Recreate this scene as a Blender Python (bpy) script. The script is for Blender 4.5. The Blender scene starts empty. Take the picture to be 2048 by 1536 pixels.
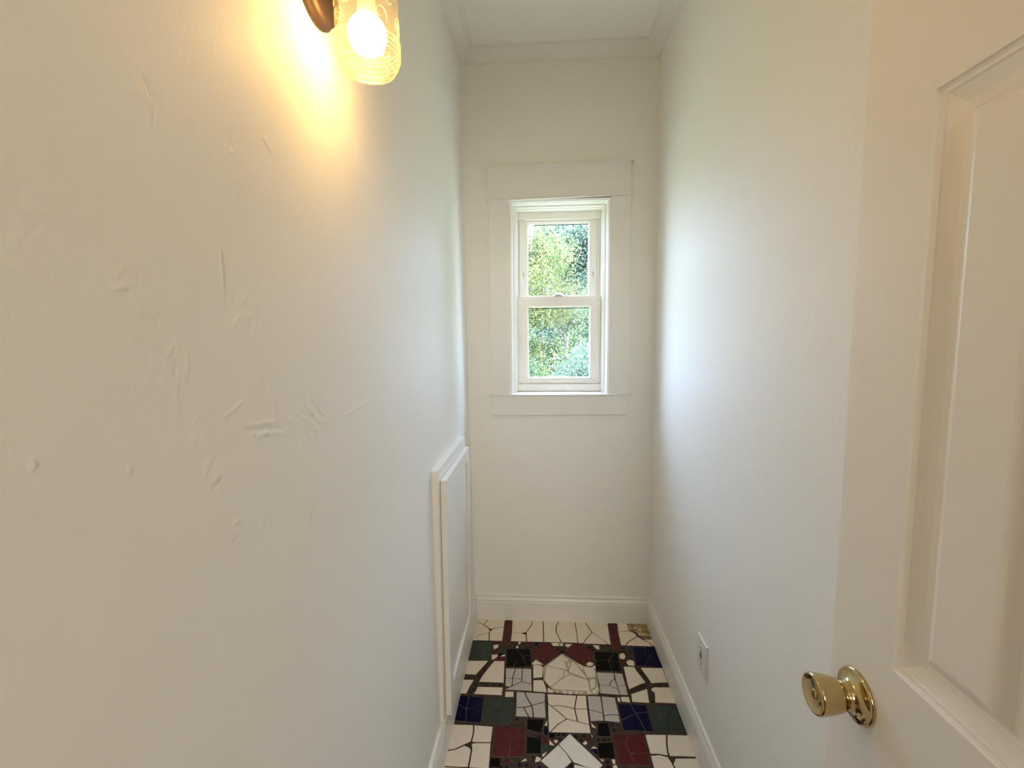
import bpy, bmesh, math, random
from mathutils import Vector, Matrix
SC = bpy.context.scene
COL = SC.collection
random.seed(7)
R = math.radians

# ------------------------------------------------------------------ camera, sky, sun, exposure
YAW, PITCH, ROLL = -0.06357, -0.09633, -0.00893
def camera():
    cy, sy, cp, sp, cr, sr = math.cos(YAW), math.sin(YAW), math.cos(PITCH), math.sin(PITCH), math.cos(ROLL), math.sin(ROLL)
    fwd = Vector((sy*cp, cy*cp, sp)); right = Vector((cy, -sy, 0)); up = right.cross(fwd)
    r2 = cr*right + sr*up; u2 = -sr*right + cr*up
    cam = bpy.data.cameras.new('camera'); ob = bpy.data.objects.new('camera', cam); COL.objects.link(ob)
    m = Matrix.Identity(4)
    for i in range(3):
        m[i][0] = r2[i]; m[i][1] = u2[i]; m[i][2] = -fwd[i]
    m[2][3] = 1.43
    ob.matrix_world = m
    cam.sensor_fit = 'HORIZONTAL'; cam.sensor_width = 36; cam.lens = 911.09/2048*36
    cam.clip_start = 0.02; cam.clip_end = 200
    SC.camera = ob
camera()
SKY_STRENGTH = 14.0
SUN_ENERGY = 15.0
HALL_POWER = 29.0
BULB = 74.0
world = bpy.data.worlds.new('sky'); SC.world = world; world.use_nodes = True
wn = world.node_tree.nodes; wl = world.node_tree.links
bg = wn['Background']; bg.inputs['Strength'].default_value = SKY_STRENGTH
tc = wn.new('ShaderNodeTexCoord'); sep = wn.new('ShaderNodeSeparateXYZ'); cr_ = wn.new('ShaderNodeValToRGB')
wl.new(tc.outputs['Generated'], sep.inputs[0]); wl.new(sep.outputs['Z'], cr_.inputs[0]); wl.new(cr_.outputs[0], bg.inputs[0])
cr_.color_ramp.elements[0].color = (0.78, 0.94, 1.38, 1); cr_.color_ramp.elements[1].color = (0.67, 0.86, 1.40, 1)
sun = bpy.data.lights.new('sun', 'SUN'); sun.energy = SUN_ENERGY; sun.angle = R(1.0); sun.color = (1.0, 0.96, 0.86)
so = bpy.data.objects.new('sun', sun); COL.objects.link(so)
so.rotation_euler = Vector((0.45, 0.62, -0.80)).to_track_quat('-Z', 'Y').to_euler()
# added fill: unseen area light behind the camera, aimed in through the doorway
al = bpy.data.lights.new('hall_fill_light', 'AREA'); al.shape = 'DISK'; al.size = 0.9; al.energy = HALL_POWER; al.color = (1.0, 0.895, 0.74)
ao = bpy.data.objects.new('hall_fill_light', al); COL.objects.link(ao); ao.location = (0.42, -2.3, 1.95); ao.rotation_euler = (R(82), 0, R(8))
# sky light enters through the window opening
pl = bpy.data.lights.new('window_portal', 'AREA'); pl.shape = 'RECTANGLE'; pl.size = 0.50; pl.size_y = 0.94; pl.cycles.is_portal = True
po = bpy.data.objects.new('window_portal', pl); COL.objects.link(po); po.location = (0.087, 2.42, 1.62); po.rotation_euler = (R(-90), 0, 0)
vs = SC.view_settings
vs.view_transform = 'Standard'; vs.look = 'None'; vs.exposure = 0.31; vs.gamma = 1.0; vs.use_curve_mapping = False
SC.cycles.max_bounces = 12; SC.cycles.diffuse_bounces = 8; SC.cycles.transparent_max_bounces = 16
SC.cycles.use_denoising = True
SC.cycles.sample_clamp_indirect = 6
TILES = """w 2.2 -712,4440 -559,4441 -556,4392 -582,4323 -667,4375
w 2.2 -559,4441 -374,4445 -372,4298 -454,4278 -489,4256 -513,4258 -582,4323 -556,4392
w 2.2 -689,4383 -667,4375 -582,4323 -519,4258 -508,4226 -512,4196 -591,4169 -680,4103
w 2.2 -685,4100 -591,4169 -513,4196 -501,4080 -684,4077
w 2.2 -508,4226 -486,4254 -454,4278 -373,4298 -372,4081 -501,4080 -512,4196
r 1 -372,4445 -305,4442 -303,4323 -368,4320
r 1 -368,4320 -303,4323 -305,4252 -369,4265
r 1 -369,4265 -305,4252 -306,4171 -368,4165
r 1 -368,4165 -306,4171 -306,4042 -357,4016 -372,4029
w 2.2 -301,4436 -84,4436 -87,4399 -106,4322 -151,4223 -198,4208 -295,4208
w 2.2 -295,4208 -198,4208 -149,4181 -142,4082 -297,4082
w 2.2 -84,4436 17,4440 21,4086 -142,4082 -151,4223 -106,4322
w 2.2 17,4440 179,4443 173,4400 147,4334 144,4237 167,4156 187,4087 21,4086
w 2.2 179,4443 343,4445 341,4399 345,4090 187,4087 167,4156 144,4237 147,4334 173,4400
w 2.2 339,4439 443,4438 446,4396 469,4323 495,4255 441,4174 390,4082 343,4090
w 2.2 443,4438 671,4438 668,4391 654,4081 623,4084 592,4137 495,4255 469,4323 446,4396
w 2.2 495,4255 592,4137 623,4081 390,4082 441,4174
r 1 674,4438 760,4437 749,4315 664,4311
r 1 664,4311 749,4315 744,4246 664,4242
r 1 664,4242 744,4246 740,4174 662,4175
r 1 662,4175 740,4174 736,4104 661,4101
r 1 661,4101 736,4104 732,4020 677,4020 660,4052
w 2.2 765,4437 853,4436 866,4381 861,4337 864,4296 747,4272
w 2.2 747,4272 864,4296 913,4260 926,4212 823,4133 785,4073 742,4076
w 2.2 926,4212 965,4170 1013,4128 1042,4073 785,4073 823,4133
e 2.2 897,4312 1062,4336 1064,4221 938,4225 925,4287
w 2.2 969,4174 1060,4178 1071,4078 1045,4076 1013,4128
n 0.5 938,4223 1064,4219 1058,4180 971,4181
G 0.6 -678,4055 -584,4066 -567,3932 -679,3919
G 0.6 -584,4066 -481,4071 -468,3953 -567,3932
G 0.6 -679,3919 -567,3932 -550,3812 -682,3806
G 0.6 -567,3932 -468,3953 -453,3815 -550,3812
w 0.4 -457,4015 -410,4032 -403,3994 -442,3959
r 0.5 -453,3944 -413,3956 -407,3898 -449,3898
G 0.5 -408,3970 -373,3981 -338,3974 -331,3918 -399,3907
r 0.5 -474,4068 -378,4073 -411,4042 -465,4030
w 0.4 -456,3884 -400,3892 -398,3864 -423,3832 -449,3822
w 0.2 -376,3868 -335,3899 -332,3872
k 0.2 -395,3898 -348,3908 -377,3877
r 0.6 -401,3862 -333,3868 -331,3815 -421,3813
r 0.4 -257,4069 -228,4073 -228,4027 -248,4026
w 0.2 -241,3996 -224,4027 -215,3989
w 0.2 -222,4076 -191,4073 -216,4035
G 0.5 -213,4028 -191,4056 -162,4052 -150,4021 -160,3992 -208,3990
r 0.6 -185,4070 -87,4073 -91,4034 -144,4022 -159,4055
k 0.4 -69,4066 -17,4069 -55,4024
k 1 -325,3971 -239,3976 -205,3934 -170,3881 -168,3858 -224,3807 -253,3739 -310,3737
k 1 -239,3976 -101,3986 -96,3898 -170,3881 -205,3934
k 1 -170,3881 -96,3898 -90,3748 -127,3746 -147,3802
k 1 -168,3863 -147,3802 -127,3746 -253,3739 -224,3807
r 0.5 -86,3977 -30,4047 9,4073 74,4076 99,4053 173,3945 82,3844 -4,3862 -88,3894
r 0.5 -88,3894 -4,3862 82,3844 29,3784 8,3795
r 0.8 206,3945 295,4063 322,4079 386,4072 413,4030 463,3963 466,3913 406,3830 363,3787 315,3826
w 0.5 87,4079 161,4078 166,4040 108,4034
w 0.5 167,4081 208,4076 201,4039 170,4040
w 0.5 222,4069 289,4067 248,4022 220,4040
k 0.2 425,4031 465,4050 444,4018
w 0.4 480,4063 539,4061 536,4008 517,4007 501,4025
G 0.6 563,4055 607,4054 600,4000 556,4000
G 0.6 790,4049 840,4057 827,3984 777,3983
w 0.4 707,3948 743,3970 755,3955 757,3919 737,3884 700,3901
r 0.6 708,3876 746,3884 750,3835 724,3797 704,3801
w 0.4 750,3852 782,3882 822,3866 817,3810 762,3810
r 0.3 785,3918 815,3930 825,3902 800,3884
w 0.4 395,3811 425,3840 463,3816 437,3787 401,3789
w 0.2 442,3775 469,3797 470,3747
k 1 484,3970 657,3974 644,3931 607,3880 599,3868 478,3865
k 1 657,3974 693,3974 689,3845 601,3871 644,3931
k 1 478,3865 599,3868 602,3798 610,3731 471,3731
k 1 601,3871 689,3845 688,3732 610,3731 602,3798
b 0.8 845,4049 962,4055 939,3959 841,3991
b 0.8 962,4055 1052,4064 1047,3931 939,3959
b 0.8 841,3991 939,3959 982,3939 961,3902 908,3813 833,3808
b 0.8 982,3939 1050,3932 1059,3794 908,3813 961,3902
w 2.2 -681,3798 -472,3808 -519,3717 -564,3629 -681,3633
w 1.8 -426,3807 -328,3809 -316,3550 -530,3550 -508,3625 -475,3700
w 1.5 -673,3569 -572,3571 -594,3497 -611,3418 -685,3414
w 1.8 -530,3498 -319,3501 -320,3414 -555,3415 -542,3455
g 1.8 -315,3723 -228,3724 -242,3647 -247,3607 -309,3608
g 1.8 -228,3724 -168,3725 -168,3595 -247,3607 -242,3647
g 1.8 -168,3725 -87,3725 -82,3546 -168,3572
g 1.8 -309,3608 -247,3607 -246,3530 -265,3508 -303,3515
g 1.8 -247,3607 -168,3595 -168,3572 -246,3522
g 1.8 -168,3572 -82,3546 -77,3472 -300,3476 -248,3516
w 1.2 -77,3778 -4,3771 13,3744 7,3630 -73,3616
w 0.8 -88,3795 -53,3844 17,3783 -88,3781
w 1.2 -72,3591 1,3599 16,3589 32,3529 44,3465 -71,3470
w 0.6 47,3519 99,3481 93,3464 47,3465
h 1 186,3924 220,3732 127,3752 44,3767
h 1.4 41,3765 127,3750 197,3729 185,3645 121,3575 83,3532 63,3531 20,3601
h 1.2 201,3727 245,3678 196,3644 189,3653
h 1.4 244,3672 390,3616 394,3493 113,3498 86,3509 86,3532 193,3639
h 1.2 272,3834 297,3816 386,3630 240,3698 235,3720
h 0.8 181,3912 247,3853 212,3819
h 0.6 228,3808 254,3814 238,3758
h 0.5 311,3817 354,3785 364,3735 344,3742
h 1 364,3773 451,3763 465,3716 453,3652 390,3646 366,3727
h 1 409,3631 450,3631 449,3545 401,3510 400,3578
h 0.8 411,3503 467,3550 460,3499 435,3468 413,3467
h 0.5 163,3480 183,3500 205,3479 181,3458
h 0.5 212,3488 251,3490 249,3458 217,3456
h 0.5 271,3491 299,3491 293,3460 272,3459
h 0.5 364,3493 400,3495 404,3470 369,3464
h 0.5 308,3486 341,3490 333,3465 308,3464
h 0.5 170,3492 203,3493 209,3460 184,3458
h 0.4 113,3489 143,3484 135,3464
g 1.8 468,3712 622,3713 617,3648 580,3607 562,3564 478,3569 472,3636
g 1.6 617,3648 625,3530 562,3564 580,3607
g 1.8 478,3569 562,3564 625,3530 633,3467 471,3476
g 1.8 622,3713 693,3706 697,3571 622,3567
g 1.8 622,3567 697,3571 697,3469 633,3467 625,3530
w 2.2 713,3795 813,3798 825,3742 872,3612 825,3593 713,3527 710,3594
w 2.2 859,3789 1053,3794 1054,3624 911,3606 899,3658
w 2.2 719,3483 789,3514 867,3550 863,3503 851,3396 712,3399
w 1.5 891,3542 920,3564 1053,3571 1059,3401 893,3403 914,3506 902,3518
w 1.5 -299,3456 -226,3458 -225,3401 -298,3397
w 0.8 603,3441 625,3441 625,3399 602,3398
w 1.5 632,3450 699,3452 702,3395 631,3398
b 1.2 -675,3393 -585,3390 -587,3263 -674,3316
b 1.2 -585,3390 -460,3384 -458,3327 -515,3292 -587,3261
b 1.2 -674,3316 -587,3261 -571,3146 -675,3151
b 1.2 -587,3261 -515,3292 -458,3327 -457,3139 -571,3146
G 0.5 -432,3387 -297,3394 -325,3246 -333,3241 -441,3326 -442,3377
G 0.5 -297,3394 -231,3396 -225,3382 -222,3171 -247,3144 -424,3138 -443,3157 -441,3326 -333,3241 -325,3246
g 2.2 -208,3462 -139,3458 -116,3395 -79,3325 -140,3303 -203,3298
g 2.2 -139,3458 31,3453 28,3368 -79,3325 -116,3395
g 2.2 -79,3325 28,3368 33,3209 -63,3210 -70,3275
g 2.2 -140,3301 -79,3323 -70,3275 -63,3210 -96,3213 -122,3259
g 2.2 -204,3298 -140,3301 -122,3259 -96,3213 -202,3212
w 2.2 43,3449 282,3446 255,3309 191,3327 128,3334 74,3326 47,3348
w 2.2 282,3446 360,3450 356,3313 255,3309
w 2.2 74,3326 128,3334 191,3327 255,3309 269,3190 189,3209 136,3267
w 2.2 255,3309 356,3313 357,3164 269,3190
w 2.2 46,3347 74,3326 136,3267 189,3209 121,3159 61,3085 48,3084
w 2.2 189,3209 269,3190 357,3164 359,3091 61,3085 121,3159
g 2.2 365,3447 476,3447 471,3276 363,3307
g 2.2 476,3447 589,3440 591,3266 536,3267 472,3255 471,3276
g 2.2 363,3307 471,3276 467,3207 363,3198
g 2.2 472,3255 536,3267 591,3266 588,3197 467,3207
b 1.2 597,3373 698,3374 705,3342 722,3294 658,3256 596,3220
b 1.2 698,3374 812,3373 818,3365 818,3308 722,3294 705,3342
b 1 596,3220 658,3256 722,3294 744,3204 761,3131 597,3132
b 1 722,3294 818,3308 815,3128 761,3131 744,3204
G 0.4 849,3363 1032,3381 992,3312 942,3221 881,3248 837,3259
G 0.4 1032,3381 1058,3388 1064,3123 1008,3164 942,3221 992,3312
G 0.4 837,3259 881,3248 942,3221 917,3123 823,3123
G 0.4 942,3221 1008,3164 1062,3119 917,3123
w 2.6 -677,3120 -508,3121 -500,3048 -505,2977 -550,2949 -607,2912 -678,2894
w 2.6 -508,3121 -360,3116 -360,2977 -470,2971 -505,2974 -500,3048
w 2.6 -678,2892 -606,2911 -549,2945 -513,2932 -493,2914 -493,2835 -495,2778 -683,2772
w 2.6 -470,2971 -360,2977 -351,2763 -494,2756 -493,2835 -493,2914 -505,2963
r 1 -352,3117 -178,3111 -193,3047 -220,2988 -333,3002 -348,3005
r 1 -178,3111 -126,3110 -123,2949 -180,2943 -222,2929 -220,2988 -193,3047
r 1 -348,3005 -220,2988 -224,2929 -233,2870 -344,2871
r 1 -222,2929 -180,2943 -123,2949 -125,2875 -233,2870
k 0.8 -110,3191 19,3195 -3,3078 -111,3100
k 0.8 -108,3040 -5,3027 -6,2907 -108,2904
w 0.4 19,3146 41,3190 40,3138
b 0.3 28,3138 39,3130 46,3101 43,3068 31,3060 18,3067 13,3099 18,3129
r 0.8 -1,3047 38,3039 48,3020 48,2997 18,2985 -4,3006
k 0.6 54,3077 97,3075 93,3035 52,3038
w 0.4 53,3022 89,2977 53,2980
w 0.4 83,3014 104,3027 117,3013 100,2994
G 0.8 -2,2972 47,2981 83,2972 41,2926 -2,2920
w 0.4 2,2904 36,2925 17,2893 0,2882
w 0.4 -39,2887 -3,2873 -15,2850 -49,2841
w 0.4 -112,2867 -101,2850 -141,2841
k 0.6 -353,2854 -282,2857 -284,2789 -347,2787
r 0.4 -279,2836 -231,2859 -226,2821 -262,2823
k 0.4 -285,2812 -263,2797 -265,2778 -284,2777
k 0.2 -70,2884 -54,2885 -65,2866
d 1.6 203,3084 413,2846 373,2805 307,2822 247,2842 214,2852 169,2923 117,2990
d 1.6 117,2989 169,2923 206,2858 146,2801 106,2750 -12,2854
d 1.2 216,2842 305,2825 375,2803 295,2727 211,2770
k 0.8 420,3187 496,3186 500,3074 400,3072
k 0.8 396,3011 506,3021 498,2892 390,2897
w 0.3 367,3183 402,3139 372,3147
w 0.4 288,3005 311,3029 326,3007 305,2994
w 0.4 344,2969 364,2988 390,2970
b 0.4 344,2956 390,2967 387,2913
w 0.2 359,3084 369,3069 360,3055
r 0.3 327,3051 354,3072 357,3047 335,3034
w 0.3 396,2890 427,2885 411,2870
w 0.4 475,2891 500,2893 498,2863 479,2854
w 0.4 474,2841 500,2856 511,2825 481,2821
r 1 511,3097 626,3101 614,3062 592,3021 513,3041
r 1 626,3101 740,3110 736,2956 674,2945 607,2949 592,3021 614,3062
r 1 513,3041 592,3021 607,2949 611,2936 633,2857 523,2851 518,2895
r 1 611,2936 674,2945 736,2956 734,2859 633,2857
w 2.6 746,3105 907,3112 888,3048 875,2977 872,2937 809,2946 745,2945
w 2.6 907,3112 1063,3114 1069,2938 875,2934 875,2977 888,3048
w 2 746,2934 808,2943 865,2930 880,2884 891,2828 745,2820
w 2 911,2923 1067,2932 1069,2831 898,2821 884,2877"""
BEADS = "-1928,20047,32 -1697,19986,29 -1494,20069,32 -1396,20292,29 -1979,20263,26 -483,20048,57 -406,20210,42 742,19990,63 1067,20054,51 922,19780,82 -359,19293,49 -2276,18954,52 -2501,18538,48 -2594,18326,41 -2699,18110,53 -2774,17607,51 -2843,17396,37 -2908,17172,56 -3255,17990,35 -3095,17998,35 -2918,17995,44 -2517,17620,34 -2258,17614,46 -2014,17616,40 -1729,17623,57 -211,19990,25 2337,20024,51 3142,20278,54 3228,20069,44 3122,20035,41 3794,20215,54 3764,19956,60 3544,19945,44 2259,19316,49 1092,20018,51 4185,18859,44 4294,18619,47 4386,18383,46 4424,18113,51 4221,17893,45 4003,17788,39 3836,17650,45 3651,17549,42 4679,17947,42 4907,17966,34 5147,17979,42 -937,15945,62 -938,15719,66 -730,15955,36 -741,15723,36 -482,15372,55 -281,15316,45 -94,15225,54 609,15349,55 800,15359,55 631,15158,54 -970,14106,65 -737,14098,65 -529,14105,60 -298,14117,65 -79,14062,55 -1181,13982,51 4423,17395,47 4377,17088,57 4424,17630,39 2636,15887,56 2838,15888,36 2651,15662,65 2826,15672,35 2043,15225,49 2230,15221,59 2403,15245,37 1226,15324,59 1523,15340,59 1396,15163,54 808,15360,50 2238,14355,46 2236,14187,60 975,14131,64"
HOUSE = "187,3935 32,3773 9,3750 14,3601 107,3465 313,3457 454,3463 473,3504 467,3726 453,3769 366,3785 309,3830"
MORTAR = "864,4403 1078,4408 1067,4231 924,4281 886,4290 858,4320"

# ------------------------------------------------------------------ materials
def mat(name, col, rough=0.5, metal=0.0, spec=0.5, bump=None, bscale=200.0, bdist=0.0006, vary=0.0, vscale=8.0, coat=0.0):
    m = bpy.data.materials.new(name); m.use_nodes = True
    n, l = m.node_tree.nodes, m.node_tree.links
    b = n['Principled BSDF']
    b.inputs['Base Color'].default_value = (*col, 1); b.inputs['Roughness'].default_value = rough
    b.inputs['Metallic'].default_value = metal; b.inputs['Specular IOR Level'].default_value = spec
    b.inputs['Coat Weight'].default_value = coat
    t = n.new('ShaderNodeTexCoord')
    if bump:
        ns = n.new('ShaderNodeTexNoise'); ns.inputs['Scale'].default_value = bscale; ns.inputs['Detail'].default_value = 3
        bp = n.new('ShaderNodeBump'); bp.inputs['Strength'].default_value = bump; bp.inputs['Distance'].default_value = bdist
        l.new(t.outputs['Object'], ns.inputs['Vector']); l.new(ns.outputs['Fac'], bp.inputs['Height']); l.new(bp.outputs[0], b.inputs['Normal'])
    if vary:
        n2 = n.new('ShaderNodeTexNoise'); n2.inputs['Scale'].default_value = vscale; n2.inputs['Detail'].default_value = 5
        rp = n.new('ShaderNodeValToRGB'); l.new(t.outputs['Object'], n2.inputs['Vector']); l.new(n2.outputs['Fac'], rp.inputs[0])
        rp.color_ramp.elements[0].position = 0.3; rp.color_ramp.elements[1].position = 0.7
        rp.color_ramp.elements[0].color = (*[c*(1-vary) for c in col], 1); rp.color_ramp.elements[1].color = (*[min(1, c*(1+vary)) for c in col], 1)
        l.new(rp.outputs[0], b.inputs['Base Color'])
    return m
WALL = (0.875, 0.862, 0.815)
M = dict(
    wall=mat('wall_paint', WALL, 0.58, spec=0.16, bump=0.75, bscale=150, bdist=0.0006),
    ceil=mat('ceiling_paint', WALL, 0.55, bump=0.4, bscale=130, bdist=0.0005),
    trim=mat('trim_paint', (0.83, 0.815, 0.77), 0.35, bump=0.25, bscale=90, bdist=0.0003),
    vinyl=mat('window_vinyl', (0.84, 0.81, 0.74), 0.35, vary=0.03, vscale=14),
    spacer=mat('pane_spacer', (0.05, 0.08, 0.06), 0.5),
    seam=mat('sash_seam', (0.22, 0.16, 0.09), 0.8),
    door=mat('door_paint', (0.84, 0.82, 0.77), 0.38, bump=0.35, bscale=240, bdist=0.0003),
    brass=mat('polished_brass', (0.58, 0.46, 0.23), 0.13, metal=1.0, bump=0.05, bscale=60, bdist=0.0004),
    darkbrass=mat('brass_recess', (0.10, 0.07, 0.03), 0.4, metal=0.6),
    bronze=mat('dark_bronze', (0.05, 0.032, 0.022), 0.5, metal=0.4, bump=0.2, bscale=80, vary=0.15, vscale=20),
    plastic=mat('white_plastic', (0.80, 0.79, 0.74), 0.3),
    black=mat('black_plastic', (0.01, 0.01, 0.01), 0.4),
    steel=mat('screw_steel', (0.45, 0.43, 0.40), 0.4, metal=0.8),
    grout=mat('brown_grout', (0.054, 0.033, 0.022), 0.9, bump=1.0, bscale=420, bdist=0.0015, vary=0.35, vscale=30),
    pinkgrout=mat('pinkish_grout', (0.22, 0.15, 0.12), 0.9, bump=1.0, bscale=420, bdist=0.001, vary=0.3, vscale=50),
    palegrout=mat('pale_grout', (0.43, 0.38, 0.27), 0.9, bump=0.8, bscale=420, bdist=0.001, vary=0.15, vscale=40),
    mortar=mat('crumbled_mortar', (0.38, 0.27, 0.12), 0.95, bump=1.0, bscale=260, bdist=0.003, vary=0.5, vscale=45),
    hallwall=mat('hall_wall_paint', (0.22, 0.17, 0.13), 0.7),
    hallfloor=mat('hall_wood_floor', (0.24, 0.14, 0.08), 0.4, vary=0.25, vscale=4),
    bead=mat('dark_glass_bead', (0.008, 0.005, 0.007), 0.3, spec=0.12),
    beadblue=mat('blue_glass_bead', (0.004, 0.005, 0.03), 0.3, spec=0.15),
    beadbrown=mat('brown_glass_bead', (0.05, 0.025, 0.015), 0.3, spec=0.15),
    bark=mat('bark', (0.12, 0.105, 0.09), 0.9, bump=0.8, bscale=30, bdist=0.01, vary=0.3),
    soil=mat('grass_ground', (0.37, 0.355, 0.19), 0.95, vary=0.3, vscale=1.2),
    bark2=mat('pale_bark', (0.46, 0.44, 0.42), 0.9, vary=0.2),
)
TC = {'w': (0.80, 0.70, 0.575), 'g': (0.53, 0.49, 0.455), 'h': (0.75, 0.67, 0.56), 'd': (0.79, 0.75, 0.68), 'k': (0.0015, 0.0015, 0.002),
      'r': (0.085, 0.009, 0.011), 'G': (0.028, 0.045, 0.033), 'b': (0.001, 0.002, 0.028), 'e': (0.60, 0.50, 0.33), 'n': (0.25, 0.15, 0.08)}
TN = {'w': 'cream', 'g': 'grey', 'h': 'ivory', 'd': 'white', 'k': 'black', 'r': 'dark_red', 'G': 'green', 'b': 'navy', 'e': 'stained', 'n': 'brown'}
for k, c in TC.items():
    M['t'+k] = mat(TN[k]+'_glazed_tile', c, 0.28 if k in 'wghde' else 0.22, bump=0.12, bscale=60, bdist=0.0006, vary=0.03 if k in 'wghd' else 0.25, vscale=60, spec={'k': 0.08, 'b': 0.10, 'r': 0.2, 'G': 0.25}.get(k, 0.5))

def glass(name, tint, gloss=0.08, scatter=0.0, stint=(1, 1, 1), bump=0.0):
    m = bpy.data.materials.new(name); m.use_nodes = True
    n, l = m.node_tree.nodes, m.node_tree.links; n.clear()
    out = n.new('ShaderNodeOutputMaterial'); tr = n.new('ShaderNodeBsdfTransparent'); gl = n.new('ShaderNodeBsdfGlossy')
    tr.inputs[0].default_value = (*tint, 1); gl.inputs['Roughness'].default_value = 0.03
    fr = n.new('ShaderNodeLayerWeight'); fr.inputs[0].default_value = 0.25
    mx = n.new('ShaderNodeMixShader'); ml = n.new('ShaderNodeMath'); ml.operation = 'MULTIPLY_ADD'
    ml.inputs[1].default_value = 0.30 if gloss > 0.1 else 0.25; ml.inputs[2].default_value = 0.012 if gloss > 0.1 else 0.004
    l.new(fr.outputs['Facing'], ml.inputs[0]); l.new(ml.outputs[0], mx.inputs[0]); l.new(tr.outputs[0], mx.inputs[1]); l.new(gl.outputs[0], mx.inputs[2])
    last = mx
    if scatter:
        ts = n.new('ShaderNodeBsdfTranslucent'); ts.inputs[0].default_value = (*stint, 1)
        df = n.new('ShaderNodeBsdfDiffuse'); df.inputs[0].default_value = (*stint, 1)
        ad = n.new('ShaderNodeMixShader'); ad.inputs[0].default_value = 0.5; l.new(ts.outputs[0], ad.inputs[1]); l.new(df.outputs[0], ad.inputs[2])
        m2 = n.new('ShaderNodeMixShader'); m2.inputs[0].default_value = scatter
        l.new(mx.outputs[0], m2.inputs[1]); l.new(ad.outputs[0], m2.inputs[2]); last = m2
        if bump:
            t = n.new('ShaderNodeTexCoord'); ns = n.new('ShaderNodeTexNoise'); ns.inputs['Scale'].default_value = 45; ns.inputs['Distortion'].default_value = 2.5
            bp = n.new('ShaderNodeBump'); bp.inputs['Strength'].default_value = bump; bp.inputs['Distance'].default_value = 0.003
            l.new(t.outputs['Object'], ns.inputs['Vector']); l.new(ns.outputs['Fac'], bp.inputs['Height'])
            for q in (gl, fr, ts, df): l.new(bp.outputs[0], q.inputs['Normal'])
    l.new(last.outputs[0], out.inputs[0])
    return m
M['rib'] = glass('jar_rib_glass', (0.97, 0.95, 0.88), 0.25, 0.13, (1.0, 0.92, 0.70))
M['pane'] = glass('window_glass', (0.95, 1.0, 0.97), 0.05)
M['jar'] = glass('ribbed_jar_glass', (0.97, 0.95, 0.88), 0.25, 0.03, (1.0, 0.86, 0.60), 0.25)
def emis(name, col, s):
    m = bpy.data.materials.new(name); m.use_nodes = True
    n, l = m.node_tree.nodes, m.node_tree.links; n.clear()
    o = n.new('ShaderNodeOutputMaterial'); e = n.new('ShaderNodeEmission'); e.inputs[0].default_value = (*col, 1); e.inputs[1].default_value = s
    l.new(e.outputs[0], o.inputs[0]); return m
M['bulb'] = emis('lit_bulb', (1.0, 0.585, 0.18), BULB)
def leafmat(name, c1, c2, c3):
    m = bpy.data.materials.new(name); m.use_nodes = True
    n, l = m.node_tree.nodes, m.node_tree.links; n.clear()
    o = n.new('ShaderNodeOutputMaterial'); d = n.new('ShaderNodeBsdfDiffuse'); t = n.new('ShaderNodeBsdfTranslucent'); mx = n.new('ShaderNodeMixShader'); mx.inputs[0].default_value = 0.4
    g = n.new('ShaderNodeNewGeometry'); rp = n.new('ShaderNodeValToRGB'); l.new(g.outputs['Random Per Island'], rp.inputs[0])
    rp.color_ramp.elements[0].color = (*c1, 1); rp.color_ramp.elements[1].color = (*c3, 1); e = rp.color_ramp.elements.new(0.6); e.color = (*c2, 1)
    l.new(rp.outputs[0], d.inputs[0]); l.new(rp.outputs[0], t.inputs[0]); l.new(d.outputs[0], mx.inputs[1]); l.new(t.outputs[0], mx.inputs[2]); l.new(mx.outputs[0], o.inputs[0])
    return m
M['leaf_yellow'] = leafmat('yellow_green_leaves', (0.075, 0.114, 0.044), (0.176, 0.207, 0.075), (0.317, 0.238, 0.114))
M['leaf_green'] = leafmat('mid_green_leaves', (0.048, 0.075, 0.040), (0.101, 0.145, 0.075), (0.229, 0.255, 0.150))
M['leaf_cool'] = leafmat('cool_green_leaves', (0.044, 0.070, 0.048), (0.101, 0.141, 0.097), (0.255, 0.273, 0.220))

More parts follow.
